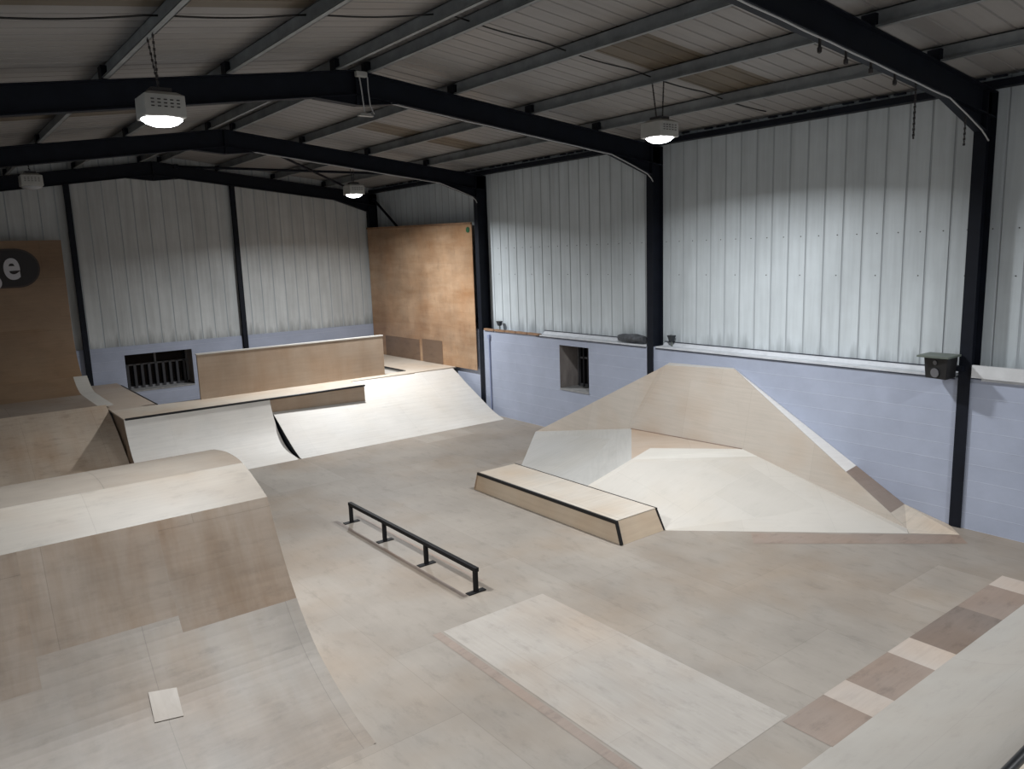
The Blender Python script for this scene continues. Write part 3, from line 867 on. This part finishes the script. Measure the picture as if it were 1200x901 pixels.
# sign on the wall ramp
def stadium(mb, x0, x1, z0, z1, ya, yb, mi=0):
    r = (z1-z0)/2; cz = (z0+z1)/2; cxr = x1-r*1.05; cxl = x0+r
    pts = []
    for k in range(17):
        a = -math.pi/2+math.pi*k/16; pts.append((cxr+r*1.05*math.cos(a), cz+r*math.sin(a)))
    for k in range(17):
        a = math.pi/2+math.pi*k/16; pts.append((cxl+r*math.cos(a), cz+r*math.sin(a)))
    mb.prism([(p[0], ya, p[1]) for p in pts], [(p[0], yb, p[1]) for p in pts], mi)
sy = yw-0.003
root = empty('sign', (1.6, sy, 3.5), 'dark round-ended sign reading ge in pale letters on the dark ply wall', 'sign')
mb = MB(); stadium(mb, -0.3, 2.40, 3.47, 4.33, sy-0.02, sy); tag(mb.build('rim', M['badge_rim'], root), 'brown rim')
mb = MB(); stadium(mb, -0.26, 2.365, 3.51, 4.29, sy-0.026, sy-0.02); mb.build('badge', M['badge_dark'], root)
def letter(ch, x, z, h, sx, parent):
    c = bpy.data.curves.new('letter', 'FONT'); c.body = ch; c.size = h; c.extrude = 0.006; c.offset = 0.022; c.align_x = 'LEFT'
    o = bpy.data.objects.new('letter', c); COL.objects.link(o)
    bpy.context.view_layer.update()
    me = bpy.data.meshes.new_from_object(o.evaluated_get(bpy.context.evaluated_depsgraph_get()))
    bpy.data.objects.remove(o); bpy.data.curves.remove(c)
    for v in me.vertices: v.co = Vector((v.co.x*sx, -v.co.z, v.co.y))
    me.materials.clear(); me.materials.append(M['badge_text'])
    q = bpy.data.objects.new('letter', me); COL.objects.link(q); q.parent = parent
    q.location = Vector((x, sy-0.034, z))-wloc(parent)
    return q
letter('e', 1.69, 3.68, 0.92, 0.74, root)
letter('g', 1.335, 3.68, 0.92, 0.74, root)

# ------------------------------------------------------------------ orange wall board on the right wall
root = empty('wall_board', (10.84, 18.3, 1.04), 'tall glossy orange-brown board standing against the right wall in the far corner', 'board')
mb = MB(); mb.prism([(10.83, 15.60, 1.04), (10.85, 15.60, 1.04), (10.85, YE-0.06, 1.04), (10.83, YE-0.06, 1.04)],
                    [(10.83, 15.60, 4.58), (10.85, 15.60, 4.58), (10.85, YE-0.06, 4.68), (10.83, YE-0.06, 4.68)])
mb.build('panel', M['orange_board'], root)
mb = MB(); mb.bar((10.825, 15.60, 4.60), (10.825, YE-0.06, 4.70), 0.045, 0.05); mb.build('top_rail', M['timber'], root)
mb = MB(); mb.box((10.82, 18.3, 1.05), (10.832, 20.2, 1.62)); tag(mb.build('kick_patch', M['board_patch'], root), 'dark brown patch sheet')
mb = MB(); mb.box((10.82, 17.15, 1.05), (10.832, 18.15, 1.66)); tag(mb.build('kick_patch', M['board_patch'], root), 'dark brown patch sheet')
mb = MB(); mb.tube([(10.826, 15.75, 4.45), (10.815, 15.75, 4.45)], 0.07, 12)
tag(mb.build('round_sticker', M['green']), 'small green sticker at the top corner of the orange board', 'sticker')

# ------------------------------------------------------------------ hip ramp against the right wall
D_ = (10.45, 12.92, 0.002); A_ = (10.88, 12.78, 0.0); Eb = (7.92, 10.38, 0.0); Cb = (7.92, 6.96, 0.0); Db = (10.18, 4.71, 0.0)
Hb = (7.905, 8.55, 0.29); P_ = (8.78, 8.44, 0.57); G1 = (9.42, 8.63, 0.60)
F_ = (10.27, 9.87, 0.59); R_ = (10.43, 7.55, 0.60); T_ = (10.32, 4.80, 0.01)
Q_ = tuple(R_[i]+(T_[i]-R_[i])*0.11 for i in range(3))
B_ = (10.62, 9.35, 1.79); C_ = (10.70, 7.93, 1.845)
root = empty('hip_ramp', (9.2, 8.3, 0), 'cream pyramid-shaped plywood hip ramp beside the grind box', 'skate ramp')
def facet(name, pts, m, lb=None, uvrot=0.0, parent=None):
    mb = MB(); pts = [Vector(p) for p in pts]
    c, s = math.cos(uvrot), math.sin(uvrot)
    uv = [(p.x*c+p.y*s, -p.x*s+p.y*c) for p in pts]
    bot = [p-Vector((0, 0, 0.02)) for p in pts]
    bot = [Vector((p.x, p.y, max(p.z, -0.001))) for p in bot]
    mb.face(pts, uv)
    mb.face(list(reversed(bot)))
    n = len(pts)
    for i in range(n):
        j = (i+1) % n
        mb.face([pts[i], bot[i], bot[j], pts[j]])
    o = mb.build(name, m, parent or root, merge=False)
    if lb: o['label'] = lb
    return o
r45 = math.radians(45)
facet('left_face', [Eb, Hb, P_, F_, D_], M['hip_grey'], 'pale grey far face', r45)
facet('front_face', [Cb, Db, T_, Q_, P_, Hb], M['hip_cream'], 'cream front face', -r45)
facet('top_strip', [P_, Q_, R_, G1], M['hip_white'], 'whitish strip near the crest', -r45)
facet('crest', [P_, G1, R_, F_], M['hip_tan'], 'tan flat behind the crest', -r45)
mb = MB(); mb.prism([(7.92, 10.38, 0), (7.92, 6.96, 0), (7.92, 8.55, 0.29)], [(7.94, 10.36, 0), (7.94, 6.98, 0), (7.94, 8.55, 0.29)]); mb.build('end_panel', M['hip_cream'], root)
root = empty('wall_bank', (10.5, 8.5, 0), 'tall beige plywood bank leaning up the blue wall above the pyramid ramp', 'skate ramp')
YZ = 0.0
def facet_yz(name, pts, m, lb=None):
    mb = MB(); pts = [Vector(p) for p in pts]
    uv = [(p.y, p.z+p.x) for p in pts]
    back = [Vector((min(p.x+0.02, XR-0.003), p.y, p.z)) for p in pts]
    mb.face(pts, uv); mb.face(list(reversed(back)))
    for i in range(len(pts)):
        j = (i+1) % len(pts); mb.face([pts[i], back[i], back[j], pts[j]])
    o = mb.build(name, m, root, merge=False)
    if lb: o['label'] = lb
facet_yz('left_face', [A_, D_, F_, B_], M['hip_tall'])
facet_yz('middle_face', [F_, R_, C_, B_], M['hip_tall'])
facet_yz('right_face', [R_, T_, C_], M['hip_tall'])
o = MB()
W1 = (XR-0.004, 4.86, 0.0); WC = (XR-0.004, 8.08, 1.83)
t_ = 0.42
def lp(a, b, t): return tuple(a[i]+(b[i]-a[i])*t for i in range(3))
m1a, m1b = lp(C_, T_, 0.69), lp(WC, W1, 0.69)
m2a, m2b = lp(C_, T_, 0.92), lp(WC, W1, 0.92)
o.face([C_, m1a, m1b, WC])
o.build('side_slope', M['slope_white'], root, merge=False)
mb = MB(); mb.bar((F_[0]-0.01, F_[1], F_[2]+0.004), (R_[0]-0.01, R_[1], R_[2]+0.004), 0.03, 0.012); tag(mb.build('crease_shade_strip', M['floor_brown'], root), 'thin brown strip painting the shade in the crease')  # brown bar stands in for the faint shading line along the crease
o = MB(); o.face([m1a, m2a, m2b, m1b]); tag(o.build('side_slope', M['floor_brown'], root, merge=False), 'brown sheet low on the side slope')
o = MB(); o.face([m2a, T_, (10.18, 4.70, 0.003), (10.60, 4.24, 0.003), (XR-0.004, 4.5, 0.003), m2b]); tag(o.build('side_slope', M['deck_ply'], root, merge=False), 'beige sheet at the foot')
o = MB(); o.face([C_, WC, (XR-0.004, 9.50, B_[2]), B_]); o.face([B_, (XR-0.004, 9.5, B_[2]), A_]); o.build('top_edge', M['hip_white'], root, merge=False)

# ------------------------------------------------------------------ grind box
root = empty('grind_box', (7.48, 8.7, 0), 'long low plywood grind box with black steel edges beside the pyramid ramp', 'grind box')
zl = 0.285
gb = [(7.06, 6.98, 0), (7.905, 6.98, 0), (7.905, 10.38, 0), (7.06, 10.38, 0)]
gt = [(7.10, 7.12, zl), (7.88, 7.12, zl), (7.88, 10.33, zl), (7.10, 10.33, zl)]
mb = MB()
for i in range(4):
    j = (i+1) % 4; mb.face([gb[i], gb[j], gt[j], gt[i]])
mb.face(list(reversed(gb))); mb.face(gt)
mb.build('body', M['ledge_side'], root)
mb = MB(); mb.prism([(p[0], p[1], zl+0.0005) for p in gt], [(p[0], p[1], zl+0.012) for p in gt]); mb.build('top', M['ledge_top'], root)
e = 0.028
mb = MB(); mb.bar((7.10, 7.10, zl-0.008), (7.10, 10.34, zl-0.008), e*1.1, 0.045); mb.build('front_coping', M['coping'], root)
mb = MB(); mb.bar((7.885, 7.10, zl+0.002), (7.885, 10.34, zl+0.002), 0.016, 0.03); mb.build('back_coping', M['coping'], root)
mb = MB(); mb.bar((7.062, 6.982, 0.004), (7.102, 7.115, zl), 0.035, 0.035, up=(1, 0, 0)); mb.build('corner_angle', M['coping'], root)
mb = MB(); mb.bar((7.90, 6.985, 0.004), (7.88, 7.115, zl), 0.024, 0.024, up=(1, 0, 0)); mb.build('corner_angle', M['coping'], root)
mb = MB(); mb.bar((7.055, 10.385, 0.004), (7.10, 10.335, zl), 0.02, 0.02, up=(1, 0, 0)); mb.build('corner_angle', M['tan_ply'], root)

# ------------------------------------------------------------------ grind rail
root = empty('grind_rail', (4.78, 8.7, 0), 'low black square-section grind rail on four feet standing on the floor', 'grind rail')
mb = MB(); mb.bar((4.78, 7.06, 0.285), (4.78, 10.36, 0.285), 0.055, 0.05); mb.build('bar', M['rail'], root, bevel=0.004)
for y in (7.10, 8.20, 9.30, 10.33):
    mb = MB(); mb.box((4.757, y-0.023, 0.006), (4.803, y+0.023, 0.262)); lg = mb.build('leg', M['rail'], root)
    mb = MB(); mb.box((4.66, y-0.04, 0.003), (4.90, y+0.04, 0.012)); mb.build('foot_plate', M['rail'], lg)

# ------------------------------------------------------------------ near ramp, lower right
NP = smooth_prof([(2.93, 0.0), (2.70, 0.045), (2.45, 0.13), (2.2, 0.26), (1.95, 0.44), (1.70, 0.68), (1.45, 1.02)], 4)
NP = list(reversed(NP))
root = empty('quarter_pipe', (7.0, 2.0, 0), 'pale quarter pipe cut off by the lower right corner of the frame', 'skate ramp')
mb = MB(); ribbon(mb, NP, 3.3, XR-0.05, 0.018); mb.build('transition', M['white_ply2'], root)
mb = MB(); mb.tube([(3.3, 1.43, 1.035), (XR-0.05, 1.43, 1.035)], 0.03, 10); mb.build('coping', M['coping'], root)
mb = MB(); mb.box((3.3, 0.2, 1.0), (XR-0.05, 1.41, 1.03)); mb.build('deck_top', M['deck_ply'], root)
for x in (3.3, XR-0.068):
    mb = MB(); side_panel(mb, [(0.2, 1.0), (1.42, 1.0)]+NP, x, 0.018, 0.02); mb.build('side_panel', M['tan_ply'], root)
mb = MB(); mb.box((3.32, 0.2, 0), (XR-0.07, 0.22, 0.99)); mb.build('back_panel', M['tan_ply'], root)

# ------------------------------------------------------------------ things on the right wall
sp = (10.60, 4.66)
root = empty('loudspeaker', (10.7, 4.66, 2.05), 'black loudspeaker fixed beside the near column above the blue wall', 'loudspeaker')
mb = MB(); mb.prism([(10.52, 4.50, 2.06), (10.80, 4.50, 2.06), (10.80, 4.80, 2.06), (10.60, 4.80, 2.06)],
                    [(10.50, 4.48, 2.34), (10.80, 4.48, 2.34), (10.80, 4.82, 2.34), (10.58, 4.82, 2.34)]); mb.build('case', M['speaker'], root, bevel=0.01)
mb = MB(); mb.box((10.46, 4.46, 2.345), (10.84, 4.86, 2.37)); tag(mb.build('lid', M['grey_plastic'], root), 'greyish cover on top')
nrm = Vector((-0.93, 0.3, -0.08)).normalized()
cc = Vector((10.553, 4.655, 2.14))
mb = MB(); mb.tube([cc, cc+nrm*0.012], 0.062, 18); mb.build('cone', M['speaker_cone'], root)
cc = Vector((10.548, 4.655, 2.275))
mb = MB(); mb.tube([cc, cc+nrm*0.01], 0.03, 14); mb.build('tweeter', M['speaker_cone'], root)
mb = MB(); mb.box((10.78, 4.42, 2.15), (10.87, 4.6, 2.22)); mb.build('bracket', M['steel'], root)

mb = MB(); mb.box((10.83, 1.2, 2.075), (10.875, 4.32, 2.24))
tag(mb.build('painted_board', M['white_board']), 'white painted board on the wall ledge right of the near column', 'board')
mb = MB()
for k in range(5):
    a = 15.32-k*0.42
    mb2 = MB(); mb2.prism([(10.87, a-0.40, TOPB+0.002), (10.97, a-0.40, TOPB+0.002), (10.97, a, TOPB+0.002), (10.87, a, TOPB+0.002)],
                          [(10.88, a-0.40, TOPB+0.045), (10.96, a-0.40, TOPB+0.04), (10.96, a, TOPB+0.05), (10.88, a, TOPB+0.05)])
    tag(mb2.build('timber_offcut', M['timber']), ('first', 'second', 'third', 'fourth', 'fifth')[k]+' orange timber offcut on the blue wall ledge, counting from the third column', 'timber', 'timber offcuts on the wall ledge')

mb = MB()
rr = random.Random(7)
pts0 = []
n = 10
prev = None
rings = []
for i in range(7):
    y = 10.2+i*0.11
    rad = (0.075+0.02*rr.random())*(0.85 if i in (0, 6) else 1)
    rings.append([(10.99+rad*1.1*math.cos(2*math.pi*k/n)*(0.9+0.2*rr.random()), y, TOPB+0.115+rad*1.0*math.sin(2*math.pi*k/n)*(0.9+0.2*rr.random())) for k in range(n)])
for i in range(6):
    for k in range(n):
        mb.face([rings[i][k], rings[i][(k+1)%n], rings[i+1][(k+1)%n], rings[i+1][k]], smooth=True)
mb.face(rings[0]); mb.face(rings[-1])
tag(mb.build('rolled_bundle', M['bundle']), 'dusty dark grey rolled bundle on the wall ledge left of the second column', 'bundle')

for y, lb in ((14.9, 'small dark floodlight on the cladding above the timber offcuts'), (9.58, 'small dark floodlight on the cladding just right of the second column')):
    root = empty('small_floodlight', (11.05, y, TOPB+0.03), lb, 'floodlight', 'small wall floodlights')
    mb = MB(); mb.tube([(11.05, y, TOPB+0.03), (11.05, y, TOPB+0.13)], 0.014, 8); mb.build('stem', M['grey_plastic'], root)
    mb = MB(); mb.prism([(11.01, y-0.03, TOPB+0.12), (11.08, y-0.03, TOPB+0.12), (11.08, y+0.03, TOPB+0.12), (11.01, y+0.03, TOPB+0.12)],
                        [(10.99, y-0.065, TOPB+0.23), (11.09, y-0.065, TOPB+0.23), (11.09, y+0.065, TOPB+0.23), (10.99, y+0.065, TOPB+0.23)]); mb.build('head', M['sensor'], root)

mb = MB(); mb.tube([(XR-0.02, 15.12, 0.02), (XR-0.02, 15.12, 1.88)], 0.02, 8); mb.box((XR-0.05, 15.08, 1.86), (XR, 15.16, 1.95))
tag(mb.build('wall_conduit', M['conduit']), 'blue painted conduit running up the blue wall beside the third column', 'conduit')

# ------------------------------------------------------------------ cables, chains and clamps up in the steel
def cable(pts, r, m, lb, name='cable', cat='cable'):
    mb = MB(); mb.tube(pts, r, 6); tag(mb.build(name, m), lb, cat)
cp = []
for i in range(61):
    x = 0.2+i*(10.4/60)
    t = ((x-0.55) % 1.45)/1.45
    cp.append((x, 7.72-0.035*x, zraf(x)+0.125-0.03*math.sin(math.pi*t)))
cable(cp, 0.009, M['cable_black'], 'black cable sagging across the roof from purlin to purlin past the lamps')
def under(y, lb, x0=RIDGE+0.5):
    z = lambda x: zraf(x)-0.335
    yy = y-0.06
    pts = [(x0+(9.86-x0)*k/10, yy, z(x0+(9.86-x0)*k/10)-0.006*(k % 2)) for k in range(11)]
    pts += [(10.3, yy, z(10.3)-0.09), (10.75, yy, z(10.75)-0.195), (10.82, yy-0.03, z(10.8)-0.27), (10.83, yy-0.06, z(10.8)-0.33)]
    cable(pts, 0.009, M['cable_white'], lb)
under(FRAMES[0], 'thin pale cable under the nearest roof frame')
under(FRAMES[1], 'thin pale cable along the underside of the second roof frame')
under(FRAMES[2], 'thin pale cable along the underside of the third roof frame')

root = empty('junction_box', (5.16, 9.86, 5.78), 'pale junction box and wiring loops at the peak of the second frame', 'junction box')
mb = MB(); mb.box((5.06, 9.80, 6.26), (5.22, 9.875, 6.33)); mb.build('upper_box', M['lamp_body'], root, bevel=0.01)
mb = MB(); mb.prism([(5.06, 9.80, 5.76), (5.28, 9.80, 5.76), (5.28, 9.875, 5.76), (5.06, 9.875, 5.76)], [(5.10, 9.82, 5.80), (5.24, 9.82, 5.80), (5.24, 9.87, 5.80), (5.10, 9.87, 5.80)]); mb.build('lower_box', M['lamp_body'], root)
for dx in (0.0, 0.10):
    mb = MB(); mb.tube([(5.12+dx*1.2, 9.85, 6.27), (5.14+dx, 9.845, 6.1), (5.16+dx, 9.85, 5.9), (5.17+dx*1.4, 9.85, 5.80)], 0.009, 6); mb.build('wire', M['cable_white'], root)

for x, dz, lb in ((7.15, 0.14, 'beam clamp hanging from the nearest frame, topmost in the row'), (7.62, 0.14, 'beam clamp hanging from the nearest frame, second down the slope'),
              (8.10, 0.12, 'beam clamp hanging from the nearest frame, third down the slope'), (8.60, 0.13, 'beam clamp hanging from the nearest frame, lowest before the chains')):
    z = zraf(x)-0.33
    root = empty('beam_clamp', (x, FRAMES[0], z-dz), lb, 'clamp', 'clamps under the nearest frame')
    mb = MB(); mb.box((x-0.01, FRAMES[0]-0.05, z-dz*0.6), (x+0.01, FRAMES[0]-0.03, z)); mb.build('shank', M['chain'], root)
    mb = MB(); mb.lathe((x, FRAMES[0]-0.04, z-dz), [(0.008, 0), (0.022, 0.012), (0.024, 0.05), (0.012, 0.065)], 10); mb.build('hook', M['chain'], root)
for x, L_, lb in ((9.07, 0.60, 'short rusty chain hanging from the nearest frame'), (10.34, 0.34, 'dark chain hanging at the haunch of the nearest frame')):
    z = zraf(x)-(0.33 if x < 9.9 else 0.45)
    mb = MB(); n = int(L_/0.03)
    for k in range(n):
        a = (x, FRAMES[0]-0.04, z-L_*k/n); b = (x, FRAMES[0]-0.04, z-L_*(k+0.92)/n)
        mb.bar(a, b, 0.026 if k % 2 else 0.008, 0.008 if k % 2 else 0.026, 0, (0, 1, 0))
    tag(mb.build('hanging_chain', M['chain']), lb, 'chain')
